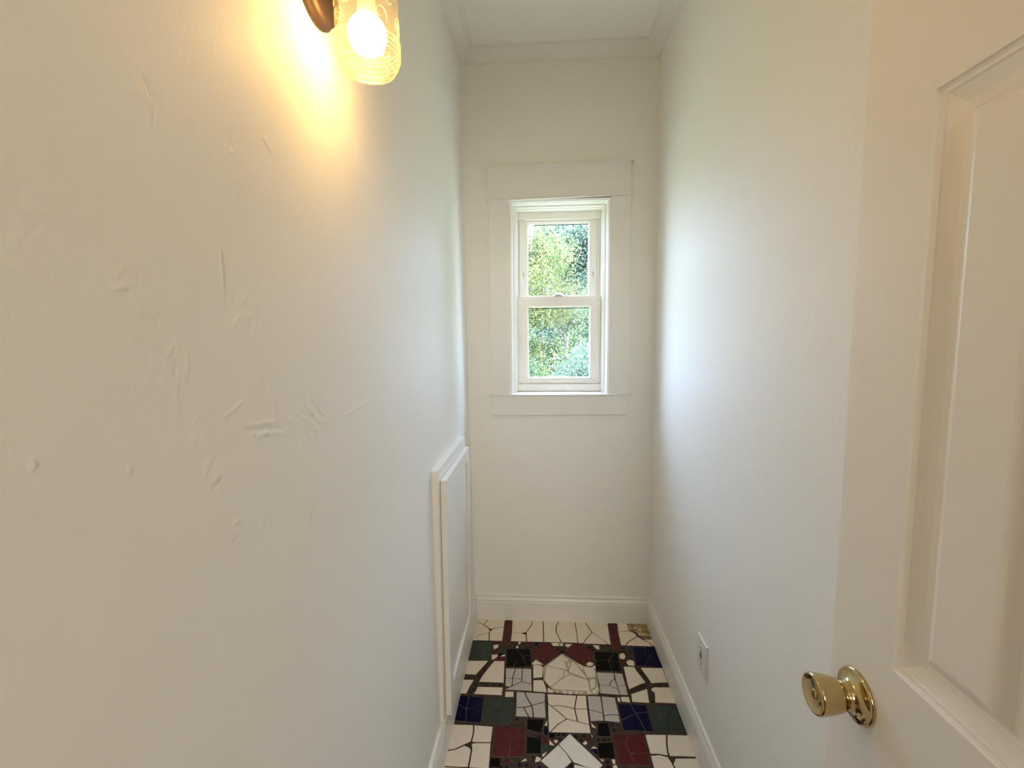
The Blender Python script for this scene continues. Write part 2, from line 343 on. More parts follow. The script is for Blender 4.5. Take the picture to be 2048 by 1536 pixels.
# ------------------------------------------------------------------ mesh helpers
def tag(o, label=None, cat=None, group=None, kind=None):
    if label: o['label'] = label
    if cat: o['category'] = cat
    if group: o['group'] = group
    if kind: o['kind'] = kind
    return o
def thing(name, loc=(0, 0, 0)):
    o = bpy.data.objects.new(name, None); COL.objects.link(o); o.location = loc; o.empty_display_size = 0.05
    return o
class MB:
    def __init__(s): s.v = []; s.f = []; s.mi = []; s.sm = []
    def add(s, vs_, fs, mi=0, smooth=False):
        k = len(s.v); s.v += [tuple(v) for v in vs_]; s.f += [tuple(i+k for i in f) for f in fs]; s.mi += [mi]*len(fs); s.sm += [smooth]*len(fs); return s
    def box(s, x0, x1, y0, y1, z0, z1, mi=0):
        v = [(x, y, z) for x in (x0, x1) for y in (y0, y1) for z in (z0, z1)]
        return s.add(v, [(0, 1, 3, 2), (4, 6, 7, 5), (0, 4, 5, 1), (2, 3, 7, 6), (0, 2, 6, 4), (1, 5, 7, 3)], mi)
    def hexa(s, a, b, mi=0):   # two matching quads (lists of 4 points)
        return s.add(list(a)+list(b), [(3, 2, 1, 0), (4, 5, 6, 7), (0, 1, 5, 4), (1, 2, 6, 5), (2, 3, 7, 6), (3, 0, 4, 7)], mi)
    def prism(s, pts, z0, z1, mi=0):
        n = len(pts); v = [(x, y, z0) for x, y in pts]+[(x, y, z1) for x, y in pts]
        return s.add(v, [tuple(range(n-1, -1, -1)), tuple(range(n, 2*n))]+[(i, (i+1) % n, n+(i+1) % n, n+i) for i in range(n)], mi)
    def lathe(s, prof, n=48, o=(0, 0, 0), axis='z', mi=0, cap0=False, cap1=False):   # prof: (r, h)
        v = []
        for r, h in prof:
            for i in range(n):
                a = 2*math.pi*i/n; c, d = r*math.cos(a), r*math.sin(a)
                p = (c, d, h) if axis == 'z' else ((h, c, d) if axis == 'x' else (c, h, d))
                v.append((p[0]+o[0], p[1]+o[1], p[2]+o[2]))
        f = [(k*n+i, k*n+(i+1) % n, (k+1)*n+(i+1) % n, (k+1)*n+i) for k in range(len(prof)-1) for i in range(n)]
        if cap0: f.append(tuple(range(n-1, -1, -1)))
        if cap1: f.append(tuple((len(prof)-1)*n+i for i in range(n)))
        return s.add(v, f, mi, True)
    def tube(s, path, rad, n=8, mi=0):
        path = [Vector(p) for p in path]; rr = rad if isinstance(rad, (list, tuple)) else [rad]*len(path)
        v = []
        for i, p in enumerate(path):
            d = (path[min(i+1, len(path)-1)]-path[max(i-1, 0)]).normalized()
            a = d.cross(Vector((0, 0, 1)) if abs(d.z) < 0.9 else Vector((1, 0, 0))).normalized(); b = d.cross(a)
            for k in range(n):
                t = 2*math.pi*k/n; v.append(p+rr[i]*(math.cos(t)*a+math.sin(t)*b))
        f = [(i*n+k, i*n+(k+1) % n, (i+1)*n+(k+1) % n, (i+1)*n+k) for i in range(len(path)-1) for k in range(n)]
        f += [tuple(range(n-1, -1, -1)), tuple((len(path)-1)*n+k for k in range(n))]
        return s.add(v, f, mi, True)
    def build(s, name, m, parent=None, bevel=0, seg=2, recalc=True, kind=None):
        me = bpy.data.meshes.new(name); me.from_pydata(s.v, [], s.f)
        for mm in (m if isinstance(m, (list, tuple)) else [m]): me.materials.append(mm)
        me.polygons.foreach_set('material_index', s.mi); me.polygons.foreach_set('use_smooth', s.sm)
        if recalc:
            b = bmesh.new(); b.from_mesh(me); bmesh.ops.recalc_face_normals(b, faces=b.faces); b.to_mesh(me); b.free()
        o = bpy.data.objects.new(name, me); COL.objects.link(o)
        if parent:
            o.parent = parent; o.matrix_parent_inverse = Matrix.Translation(-ABS(parent))
        if bevel:
            md = o.modifiers.new('bevel', 'BEVEL'); md.width = bevel; md.segments = seg; md.limit_method = 'ANGLE'; md.angle_limit = R(40)
            if hasattr(md, 'harden_normals'): md.harden_normals = False
        if kind: o['kind'] = kind
        return o
def ABS(o): return Vector(o.location)

# ------------------------------------------------------------------ room shell
XL, XR, D, H = -0.3444, 0.5422, 2.2185, 2.7375
LEAN = 0.0238/2.5                 # the left wall leans out a little towards the top
F0 = -0.07                        # front of the closet, where the door frame stands
def xl(z): return XL-LEAN*z
def struct(o, label, cat): return tag(o, label, cat, kind='structure')

# left wall: a fine grid carrying the trowel marks of the plaster
def left_wall():
    ys = []; y = F0-0.05
    while y < D+0.001: ys.append(y); y += 0.0018 if 0.26 < y < 0.78 else (0.0032 if 0.78 <= y < 0.97 else 0.03)
    ys.append(D+0.02)
    zs = []; z = -0.01
    while z < H: zs.append(z); z += 0.0026 if 1.13 < z < 1.72 else 0.04
    zs.append(H+0.01)
    marks = []      # (y0,z0,y1,z1,width,height) short ridges and scrapes, in the wall plane
    rnd = random.Random(3)
    def scrape(y, z, a, ln, w, h): w = max(w, 0.0018); marks.append((y-math.cos(a)*ln/2, z-math.sin(a)*ln/2, y+math.cos(a)*ln/2, z+math.sin(a)*ln/2, w, h))
    for (y, z, a, ln, w, h) in LEFT_MARKS: scrape(y, z, a, ln, w, h)
    for (cy, cz, sy, sz, n, ang, hh) in LEFT_PATCHES:
        for i in range(int(n*1.9)):
            scrape(rnd.gauss(cy, sy), rnd.gauss(cz, sz), ang+rnd.gauss(0, 0.35), rnd.uniform(0.004, 0.017), rnd.uniform(0.0018, 0.0025), rnd.choice((1, 1, -1))*rnd.uniform(0.2, 0.8)*hh)
    cell = {}
    for m_ in marks:
        r = 3*m_[4]
        for a in range(int((min(m_[0], m_[2])-r)/0.05)-1, int((max(m_[0], m_[2])+r)/0.05)+2):
            for b in range(int((min(m_[1], m_[3])-r)/0.05)-1, int((max(m_[1], m_[3])+r)/0.05)+2): cell.setdefault((a, b), []).append(m_)
    from mathutils import noise
    v = []
    for z in zs:
        for y in ys:
            h = 0.0
            if 0.1 < y < 1.1 and 0.8 < z < 2.1:
                h += 0.0014*noise.noise(Vector((y*7, z*5, 1.3)))
                for (a, b, c, d, w, hh) in cell.get((int(y/0.05), int(z/0.05)), ()):
                    dx, dz = c-a, d-b; L2 = dx*dx+dz*dz
                    t = max(0, min(1, ((y-a)*dx+(z-b)*dz)/L2)); q = (y-a-t*dx)**2+(z-b-t*dz)**2
                    if q < 9*w*w: h += 1.7*hh*math.exp(-q/(w*w))*(1-abs(2*t-1)**3)
            v.append((xl(z)+h, y, z))
    n = len(ys)
    f = [(j*n+i, j*n+i+1, (j+1)*n+i+1, (j+1)*n+i) for j in range(len(zs)-1) for i in range(n-1)]
    mb = MB(); mb.add(v, f, 0, True)
    k = len(mb.v)
    mb.add([(x, y, z) for y in (ys[0], ys[-1]) for (x, z) in ((xl(0)-0.1, -0.01), (xl(H)-0.1, H+0.01))], [(0, 2, 3, 1)])   # back face of the wall
    return struct(mb.build('wall_left', M['wall'], recalc=False), 'off-white plaster wall on the left with trowel scrapes', 'wall')
# (y, z, angle, length, width, height)
LEFT_MARKS = [(0.501, 1.512, 1.57, 0.066, 0.0016, 0.0011), (0.505, 1.513, 1.55, 0.05, 0.0012, -0.0006), (0.424, 1.664, -1.0, 0.022, 0.003, -0.0010), (0.426, 1.640, 1.4, 0.03, 0.002, -0.0008),
    (0.610, 1.690, -0.6, 0.028, 0.0024, 0.0010), (0.536, 1.66, 1.2, 0.02, 0.002, -0.0007), (0.292, 1.345, 0, 0.004, 0.0025, 0.0010), (0.364, 1.320, 0, 0.004, 0.0025, 0.0011), (0.372, 1.477, 0.1, 0.018, 0.0025, 0.0006),
    (0.567, 1.375, 1.85, 0.045, 0.0012, -0.0009), (0.592, 1.335, 1.9, 0.04, 0.0014, -0.0008), (0.502, 1.352, 0.35, 0.05, 0.0016, 0.0007), (0.560, 1.326, -0.1, 0.09, 0.0015, 0.0008), (0.56, 1.318, -0.15, 0.085, 0.0015, -0.0006),
    (0.57, 1.310, -0.2, 0.08, 0.0013, 0.0007), (0.70, 1.322, -0.75, 0.07, 0.0015, -0.0007), (0.69, 1.315, -0.7, 0.07, 0.0015, 0.0008), (0.665, 1.318, -0.5, 0.05, 0.0015, -0.0007), (0.85, 1.300, 0.1, 0.14, 0.0016, 0.0005),
    (0.661, 1.155, 1.5, 0.018, 0.0018, -0.0008), (0.68, 1.185, 0.7, 0.09, 0.0014, 0.0006), (0.52, 1.455, 0.8, 0.03, 0.002, 0.0006), (0.566, 1.42, 1.5, 0.03, 0.002, -0.0006), (0.44, 1.41, 1.5, 0.03, 0.002, 0.0006), (0.425, 1.40, 1.5, 0.025, 0.002, -0.0006)]
# (centre y, centre z, spread y, spread z, number, angle, height)
LEFT_PATCHES = [(0.537, 1.635, 0.007, 0.022, 22, 1.5, 0.0006), (0.395, 1.472, 0.012, 0.012, 12, 1.0, 0.0005), (0.42, 1.655, 0.012, 0.012, 10, 1.2, 0.0005), (0.548, 1.462, 0.018, 0.016, 22, 0.9, 0.0006), (0.566, 1.43, 0.008, 0.014, 12, 1.4, 0.0006),
    (0.425, 1.405, 0.018, 0.022, 26, 1.4, 0.0005), (0.68, 1.315, 0.035, 0.014, 30, -0.6, 0.0006), (0.56, 1.325, 0.03, 0.010, 14, -0.1, 0.0006), (0.445, 1.335, 0.012, 0.018, 14, 1.0, 0.0005), (0.468, 1.285, 0.009, 0.02, 16, 1.3, 0.0006),
    (0.505, 1.215, 0.018, 0.010, 22, 0.3, 0.0006), (0.56, 1.215, 0.03, 0.016, 18, 0.4, 0.0005), (0.625, 1.18, 0.03, 0.008, 12, 0.5, 0.0005), (0.31, 1.52, 0.008, 0.012, 8, 1.2, 0.0004), (0.62, 1.66, 0.05, 0.03, 10, 1.4, 0.0004),
    (0.9, 1.25, 0.03, 0.03, 8, 0.9, 0.0004), (0.75, 1.39, 0.06, 0.04, 14, 0.9, 0.0004)]
left_wall()
# right wall, back wall with its opening, ceiling, front wall with the doorway
mb = MB(); mb.box(XR, XR+0.1, F0-0.05, D+0.02, -0.01, H+0.01)
struct(mb.build('wall_right', M['wall']), 'smooth off-white wall on the right', 'wall')
OX0, OX1, OZ0, OZ1 = -0.152, 0.326, 1.165, 2.080
mb = MB()
for b in ((-0.50, OX0, -0.01, H+0.01), (OX1, XR+0.1, -0.01, H+0.01), (OX0, OX1, -0.01, OZ0), (OX0, OX1, OZ1, H+0.01)): mb.box(b[0], b[1], D, D+0.17, b[2], b[3])
struct(mb.build('wall_back', M['wall']), 'off-white end wall around the window', 'wall')
mb = MB(); mb.box(-0.50, XR+0.1, F0-0.05, D+0.17, H, H+0.1)
struct(mb.build('ceiling', M['ceil']), 'off-white ceiling above the narrow room', 'ceiling')
mb = MB(); mb.box(-0.50, -0.31, F0-0.10, F0, 0, H); mb.box(0.468, XR+0.1, F0-0.10, F0, 0, H); mb.box(-0.31, 0.468, F0-0.10, F0, 2.06, H)
struct(mb.build('wall_front', M['wall']), 'off-white wall around the doorway', 'wall')

def sweep(name, prof, p0, p1, inward, m, label, cat, m0=0.0, m1=0.0, dz=(0, 0)):
    """prof: (offset from the wall, z); p0-p1 the wall line; mitre factors m0, m1 shorten each end by the offset."""
    a, b = Vector((*p0, 0)), Vector((*p1, 0)); d = (b-a).normalized(); n = Vector((*inward, 0)); mb = MB(); v = []
    for e, (p, mt, s) in enumerate(((a, m0, 1), (b, m1, -1))):
        for o_, z in prof: v.append(p+n*o_+d*(s*mt*o_)+Vector((0, 0, z+dz[e])))
    k = len(prof)
    f = [(i, (i+1) % k, k+(i+1) % k, k+i) for i in range(k)]+[tuple(range(k-1, -1, -1)), tuple(range(k, 2*k))]
    mb.add(v, f); return struct(mb.build(name, m), label, cat)
T = 0.0157
BASE = [(-0.002, -0.003), (T, -0.003), (T, 0.096), (T-0.0015, 0.0985), (T-0.002, 0.1), (T-0.0005, 0.102), (T-0.001, 0.108), (T-0.005, 0.116), (T-0.0075, 0.1195), (T-0.009, 0.1205), (T-0.006, 0.1235), (T-0.0055, 0.127), (T-0.0065, 0.1305), (T-0.010, 0.1335), (-0.002, 0.1340)]
sweep('baseboard_back', BASE, (XL, D), (XR, D), (0, -1), M['trim'], 'white moulded baseboard under the window wall', 'baseboard', 1, 1)
sweep('baseboard_right', BASE, (XR, F0), (XR, D), (-1, 0), M['trim'], 'white moulded baseboard along the right wall', 'baseboard', 0, 1)
# the left baseboard loses its cap where the access hatch stands on it
CUT0, CUT1 = 1.417, 1.951
lo = [p for p in BASE if p[1] < 0.1]+[(T-0.002, 0.134), (-0.002, 0.134)]
lob = sweep('baseboard_left', BASE, (XL, F0), (XL, CUT0), (1, 0), M['trim'], 'white moulded baseboard along the left wall', 'baseboard', 0, 0)
def more(name, prof, y0, y1, m1=0):
    mb = MB(); v = [(XL+o_, y0, z) for o_, z in prof]+[(XL+o_, y1-m1*o_, z) for o_, z in prof]; k = len(prof)
    mb.add(v, [(i, (i+1) % k, k+(i+1) % k, k+i) for i in range(k)]+[tuple(range(k-1, -1, -1)), tuple(range(k, 2*k))]); return mb.build(name, M['trim'], lob)
more('flat_length', [(-0.002, -0.003), (T, -0.003), (T, 0.128), (T-0.003, 0.132), (-0.002, 0.132)], CUT0, CUT1)
more('moulded_length', BASE, CUT1, D, 1)
CROWN = [(-0.002, -0.042), (0.005, -0.042), (0.007, -0.036), (0.016, -0.031), (0.030, -0.020), (0.045, -0.010), (0.056, -0.0065), (0.062, -0.0065), (0.064, -0.0015), (0.0714, -0.0015), (0.0714, 0.002), (-0.002, 0.002)]
sweep('trim_1', [(o_, H+z) for o_, z in CROWN], (xl(H), D), (XR, D), (0, -1), M['trim'], 'shallow white crown moulding over the window wall', 'moulding', 1, 1)
sweep('trim_2', [(o_, H+z) for o_, z in CROWN], (xl(H), F0), (xl(H), D), (1, 0), M['trim'], 'shallow white crown moulding over the left wall', 'moulding', 0, 1)
sweep('trim_3', [(o_, H+z) for o_, z in CROWN], (XR, F0), (XR, D), (-1, 0), M['trim'], 'shallow white crown moulding over the right wall', 'moulding', 0, 1)

# the room behind the camera
mb = MB(); mb.box(-1.4, -0.5, F0-0.2, F0-0.1, -0.02, H); mb.box(XR+0.1, 1.8, F0-0.2, F0-0.1, -0.02, H)
struct(mb.build('wall_hall_front', M['wall']), 'hall wall beside the doorway', 'wall')
mb = MB(); mb.box(-1.4, 1.8, -2.7, -2.6, -0.02, H)
struct(mb.build('wall_hall_back', M['hallwall']), 'hall wall opposite the doorway', 'wall')
mb = MB(); mb.box(-1.5, -1.4, -2.7, F0-0.1, -0.02, H)
struct(mb.build('wall_hall_left', M['hallwall']), 'left wall of the hall', 'wall')
mb = MB(); mb.box(1.8, 1.9, -2.7, F0-0.1, -0.02, H)
struct(mb.build('wall_hall_right', M['wall']), 'right wall of the hall', 'wall')
mb = MB(); mb.box(-1.5, 1.9, -2.7, F0-0.05, H, H+0.1)
struct(mb.build('ceiling_hall', M['ceil']), 'ceiling of the hall', 'ceiling')
mb = MB(); mb.box(-1.5, 1.9, -2.7, F0-0.1, -0.1, -0.004)
struct(mb.build('floor_hall', M['hallfloor']), 'brown floor of the hall', 'floor')

# ------------------------------------------------------------------ mosaic floor
mb = MB(); mb.box(-0.50, XR+0.1, F0-0.1, D+0.05, -0.06, -0.0022)
FLOOR = struct(mb.build('floor', M['grout']), 'mosaic floor of broken tiles in brown grout', 'floor')
def area(p): return 0.5*sum(p[i][0]*p[(i+1) % len(p)][1]-p[(i+1) % len(p)][0]*p[i][1] for i in range(len(p)))
def clip(p, ax, c, keep_less):
    out = []
    for i in range(len(p)):
        a, b = p[i], p[(i+1) % len(p)]; ia = (a[ax] <= c) == keep_less; ib = (b[ax] <= c) == keep_less
        if ia: out.append(a)
        if ia != ib:
            t = (c-a[ax])/(b[ax]-a[ax]); out.append((a[0]+t*(b[0]-a[0]), a[1]+t*(b[1]-a[1])))
    return out
def inset(p, d):
    n = len(p); out = []
    for i in range(n):
        a, b, c = Vector(p[i-1]), Vector(p[i]), Vector(p[(i+1) % n])
        e1 = (b-a); e2 = (c-b)
        if e1.length < 1e-6 or e2.length < 1e-6: out.append(tuple(b)); continue
        n1 = Vector((-e1.y, e1.x))/e1.length; n2 = Vector((-e2.y, e2.x))/e2.length; m = n1+n2
        k = d/max(0.45, (m.dot(n1))) if m.length > 1e-6 else 0
        out.append(tuple(b+m*k))
    return out
NT = [0]
def tile(col, p, ins, rnd=random.Random(11)):
    if ins >= 0:
        p = clip(clip(p, 0, XL-0.004, False), 0, XR+0.004, True) if p else p
        if len(p) > 2: p = clip(p, 1, D+0.004, True)
    if len(p) < 3: return
    if area(p) < 0: p = p[::-1]
    q = inset(p, ins); q2 = inset(p, ins+0.0008)
    if area(q2) < 4e-6: return
    n = len(q); z = rnd.uniform(-0.0004, 0.0006); tx, ty = rnd.uniform(-0.004, 0.004), rnd.uniform(-0.004, 0.004); cx, cy = q[0]
    zz = lambda a: z+tx*(a[0]-cx)+ty*(a[1]-cy)
    v = [(a[0], a[1], -0.006) for a in q]+[(a[0], a[1], zz(a)-0.0009) for a in q]+[(a[0], a[1], zz(a)) for a in q2]
    f = [tuple(range(2*n, 3*n))]+[(k*n+i, k*n+(i+1) % n, (k+1)*n+(i+1) % n, (k+1)*n+i) for k in (0, 1) for i in range(n)]
    m = MB(); m.add(v, f); m.build('tile', M['t'+col], FLOOR); NT[0] += 1
YC = 1.388
JOINT = MB()
for line in TILES.strip().split('\n'):
    c, i, *pp = line.split()
    p = [tuple(int(k)/2000 for k in q.split(',')) for q in pp]
    p = clip(p, 1, YC, False)
    if len(p) > 2: tile(c, p, float(i)/1000)
    if c in 'krbG' and len(p) > 2:
        q = clip(clip(p, 0, XL, False), 0, XR, True)
        if len(q) > 2: JOINT.prism(inset(q if area(q) > 0 else q[::-1], 0.0003), -0.006, -0.0014)
JOINT.build('light_joint', M['pinkgrout'], FLOOR, kind='stuff')
# the mosaic goes on towards the doorway in the same square setting, each square cracked into pieces
rnd = random.Random(5)
xs = [XL-0.004, -0.215, -0.055, 0.125, 0.275, 0.43, XR+0.004]
rows = ['wrkkrw', 'bGwwGb', 'wwggww', 'wrwwrw', 'Gbggbw', 'wwkkww', 'bwrrwG']
y1 = YC; rw = 0
while y1 > F0-0.02:
    y0 = y1-0.2
    for cx in range(6):
        sq = [[(xs[cx], y0), (xs[cx+1], y0), (xs[cx+1], y1), (xs[cx], y1)]]; col = rows[rw % 7][cx]
        for s in range(2):
            new = []
            for p in sq:
                if abs(area(p)) < 0.006: new.append(p); continue
                mx, my = sum(a[0] for a in p)/len(p)+rnd.uniform(-.02, .02), sum(a[1] for a in p)/len(p)+rnd.uniform(-.02, .02); an = rnd.uniform(0, 3.14)+s*1.3
                for sg in (1, -1):
                    out = []
                    fn = lambda a: sg*((a[0]-mx)*math.sin(an)-(a[1]-my)*math.cos(an))
                    for i in range(len(p)):
                        a, b = p[i], p[(i+1) % len(p)]; fa, fb = fn(a), fn(b)
                        if fa >= 0: out.append(a)
                        if (fa >= 0) != (fb >= 0): t = fa/(fa-fb); out.append((a[0]+t*(b[0]-a[0]), a[1]+t*(b[1]-a[1])))
                    if len(out) > 2: new.append(out)
            sq = new
        for p in sq:
            if NT[0] < 298: tile(col, p, 0.0022)
    y1 = y0; rw += 1
# small glass beads pressed into the grout
mb = MB(); rnd = random.Random(2)
for q in BEADS.split():
    x, y, r = [int(k)/10000 for k in q.split(',')]
    if y < YC: continue
    r *= 1.12; mb.lathe([(r, -0.004), (r, -0.0012), (r*0.85, -0.0006), (r*0.35, -0.0004)], 10, (x, y, 0), mi=rnd.choice((0, 0, 1, 2) if y < 1.62 else (0, 0, 0, 2)), cap1=True)
mb.build('bead', [M['bead'], M['beadblue'], M['beadbrown']], FLOOR, kind='stuff')
def slab(name, s, z, m):
    p = [tuple(int(k)/2000 for k in q.split(',')) for q in s.split()]
    if area(p) < 0: p = p[::-1]
    mb = MB(); mb.prism(p, -0.006, z); return mb.build(name, m, FLOOR)
slab('pale_grout', HOUSE, -0.0008, M['palegrout'])
slab('mortar_patch', MORTAR, 0.0006, M['mortar'])
mb = MB(); mp = [tuple(int(k)/2000 for k in q.split(',')) for q in MORTAR.split()]
for k in range(46):
    w = [rnd.random()**1.5 for _ in mp]; s = sum(w); x, y = sum(a*p[0] for a, p in zip(w, mp))/s, min(D-T-0.004, sum(a*p[1] for a, p in zip(w, mp))/s)
    r = rnd.uniform(0.0015, 0.006); hh = rnd.uniform(0.4, 0.9)*r
    mb.lathe([(r, -0.001), (r*rnd.uniform(.7, 1), hh*0.5), (r*0.4, hh)], 6, (x, y, 0.0004), mi=rnd.choice((0, 0, 1)), cap1=True)
mb.build('mortar_crumbs', [M['mortar'], M['tw']], FLOOR, kind='stuff')

# ------------------------------------------------------------------ window
WIN = thing('window_1', (0.087, D, 1.1657)); struct(WIN, 'small white sash window in wide flat casing', 'window')
def slabq(name, tl, tr, br, bl, y0, y1, m, parent, bevel=0.0012):
    mb = MB(); a = [(p[0], y0, p[1]) for p in (bl, br, tr, tl)]; b = [(p[0], y1, p[1]) for p in (bl, br, tr, tl)]
    mb.hexa(a, b); return mb.build(name, m, parent, bevel)
CF = D-0.018
slabq('header_board', (-0.2468, 2.226), (0.4172, 2.2395), (0.4180, 2.0955), (-0.2445, 2.0825), CF, D, M['trim'], WIN)
slabq('header_cap', (-0.2565, 2.231), (0.4300, 2.2450), (0.4300, 2.2385), (-0.2565, 2.2245), CF-0.010, D, M['trim'], WIN, 0.0025)
slabq('header_fillet', (-0.2560, 2.0825), (0.4300, 2.0955), (0.4300, 2.0895), (-0.2560, 2.0765), CF-0.009, D, M['trim'], WIN, 0.0025)
slabq('casing', (-0.2440, 2.0775), (-0.1520, 2.079), (-0.1510, 1.165), (-0.2415, 1.165), CF, D, M['trim'], WIN)
slabq('casing', (0.3255, 2.087), (0.4170, 2.0895), (0.4240, 1.168), (0.3265, 1.167), CF, D, M['trim'], WIN)
slabq('sill_nosing', (-0.2500, 1.1655), (0.4350, 1.1680), (0.4350, 1.1620), (-0.2500, 1.1595), CF-0.010, D+0.02, M['trim'], WIN, 0.0025)
slabq('apron', (-0.2405, 1.1600), (0.4235, 1.1625), (0.4208, 1.0690), (-0.2398, 1.0615), CF, D, M['trim'], WIN)
def ring(mb, o, i, y0, y1):   # rectangular ring; o, i = (x0, x1, z0, z1)
    for b in ((o[0], i[0], o[2], o[3]), (i[1], o[1], o[2], o[3]), (i[0], i[1], o[2], i[2]), (i[0], i[1], i[3], o[3])): mb.box(b[0], b[1], y0, y1, b[2], b[3])
L_, R_, B_, T_ = 0.036, 0.026, 0.003, 0.019
def rect(f): return (OX0+L_*f, OX1-R_*f, OZ0+B_*f, OZ1-T_*f)
for nm, f0, f1, y0, y1, m in (('jamb_liner', -0.15, 0.12, D-0.0165, D+0.165, 'trim'), ('jamb_bead', 0.12, 0.26, D-0.011, D+0.16, 'trim'), ('jamb_bead', 0.26, 0.36, D-0.006, D+0.16, 'trim'), ('jamb_board', 0.36, 0.46, D+0.012, D+0.16, 'trim'),
                              ('jamb_stop', 0.46, 0.74, D+0.045, D+0.16, 'trim'), ('frame_lip', 0.74, 0.84, D+0.050, D+0.16, 'vinyl'), ('window_frame', 0.84, 1.0, D+0.072, D+0.165, 'vinyl')):
    mb = MB(); ring(mb, rect(f0), rect(f1), y0, y1); mb.build(nm, M[m], WIN, 0.0010)
def sash(name, o, i, y0, y1, ydeep):
    s = bpy.data.objects.new(name, None); COL.objects.link(s); s.parent = WIN; s.matrix_parent_inverse = Matrix.Translation(-Vector(WIN.location)); s.empty_display_size = 0.05
    g = 0.0004
    def bar(nm, q):
        c = [sum(a[k] for a in q)/4 for k in (0, 1)]
        mb = MB(); mb.hexa([(a[0], y0, a[1]) for a in q], [(a[0], y1, a[1]) for a in q]); mb.build(nm, M['vinyl'], s, 0.0007)
    x0, x1, z0, z1 = o; a0, a1, c0, c1 = i
    bar('stile', [(x0, z0+g), (a0, c0+g), (a0, c1-g), (x0, z1-g)]); bar('stile', [(a1, c0+g), (x1, z0+g), (x1, z1-g), (a1, c1-g)])
    bar('rail', [(x0+g, z0), (x1-g, z0), (a1-g, c0), (a0+g, c0)]); bar('rail', [(a0+g, c1), (a1-g, c1), (x1-g, z1), (x0+g, z1)])
    mb = MB(); ring(mb, (x0+.004, x1-.004, z0+.004, z1-.004), (a0-.001, a1+.001, c0-.001, c1+.001), y0+0.0015, y1-0.001); mb.build('mitre_joint', M['seam'], s)
    mb = MB(); ring(mb, (a0-.002, a1+.002, c0-.002, c1+.002), (a0+0.0035, a1-0.0035, c0+0.0035, c1-0.0035), y0+0.012, ydeep); mb.build('glazing_bead', M['plastic'], s, 0.0008)
    mb = MB(); mb.box(a0-.001, a1+.001, ydeep-0.006, ydeep-0.003, c0-.001, c1+.001); mb.build('pane', M['pane'], s)
    mb = MB(); mb.box(a0+.003, a1-.003, ydeep-0.010, ydeep-0.0065, c1-0.0105, c1-0.0065); mb.build('pane_spacer', M['spacer'], s)
    for e in (x0-0.0011, x1-0.0001):  # dark brown strips stand in for the shaded gap beside the sash
        mb = MB(); mb.box(e, e+0.0012, y0+0.003, y1, z0, z1); mb.build('gap_shade_strip', M['seam'], s)
    return s
lo_ = sash('lower_sash', (-0.1155, 0.2990, 1.2065, 1.6455), (-0.0650, 0.2475, 1.2370, 1.5960), D+0.10, D+0.128, D+0.126)
up_ = sash('upper_sash', (-0.1060, 0.2820, 1.6200, 2.0255), (-0.0655, 0.2430, 1.6500, 2.0130), D+0.134, D+0.160, D+0.158)
mb = MB(); mb.box(-0.062, 0.247, D+0.092, D+0.104, 1.2165, 1.2215); mb.build('lift_rail', M['vinyl'], lo_, 0.0015)
for x in (-0.0865, 0.2635):
    for z0, z1 in ((1.748, 1.768), (1.738, 1.742)):
        mb = MB(); mb.box(x-0.0015, x+0.0015, D+0.1333, D+0.136, z0, z1); mb.build('latch_slot', M['seam'], up_)
for a_, b_ in ((-0.1185, -0.1065), (0.2825, 0.3045)):
    mb = MB(); mb.box(a_, b_, D+0.137, D+0.164, 1.62, 2.03); mb.build('side_track', M['vinyl'], WIN, 0.0008)
mb = MB(); mb.box(-0.116, 0.300, D+0.12, D+0.164, 2.0255, 2.0615); mb.build('head_track', M['vinyl'], WIN, 0.001)
mb = MB(); mb.box(-0.1190, 0.3075, D+0.088, D+0.164, 1.1700, 1.2055); mb.build('sill_track', M['vinyl'], WIN, 0.001)
mb = MB(); mb.lathe([(0.030, 0.0), (0.030, 0.004), (0.024, 0.010), (0.014, 0.016), (0.004, 0.018)], 24, (0.090, D+0.117, 1.6455), cap1=True); lk = mb.build('sash_lock', M['steel'], WIN)
mb = MB(); mb.tube([(0.090, D+0.117, 1.6600), (0.072, D+0.112, 1.6610), (0.062, D+0.108, 1.6560)], 0.003); mb.build('lock_lever', M['steel'], lk)

# ------------------------------------------------------------------ access hatch low on the left wall
HA = thing('access_hatch', (XL, 1.68, 0.134)); tag(HA, 'white framed access hatch with recessed panel door low on the left wall', 'hatch')
xw, xf = XL-0.012, -0.3334
for q in ((1.417, 1.500, 0.1345, 1.0100), (1.882, 1.945, 0.1345, 1.0100), (1.500, 1.882, 0.930, 1.0100), (1.500, 1.882, 0.1345, 0.215)):
    mb = MB(); mb.box(xw, xf, *q); mb.build('frame_board', M['trim'], HA, 0.0012)
dd = bpy.data.objects.new('hatch_door', None); COL.objects.link(dd); dd.parent = HA; dd.matrix_parent_inverse = Matrix.Translation(-Vector(HA.location))
x0, x1 = -0.3322, -0.3124
for nm, q in (('stile', (1.447, 1.499, 0.1350, 0.970)), ('stile', (1.892, 1.933, 0.1350, 0.970)), ('rail', (1.499, 1.892, 0.918, 0.970)), ('rail', (1.499, 1.892, 0.1350, 0.222))):
    mb = MB(); mb.box(x0, x1, *q); mb.build(nm, M['trim'], dd, 0.0010)
mb = MB(); mb.box(x0+0.001, -0.3215, 1.494, 1.889, 0.217, 0.923); mb.build('recessed_panel', M['trim'], dd)

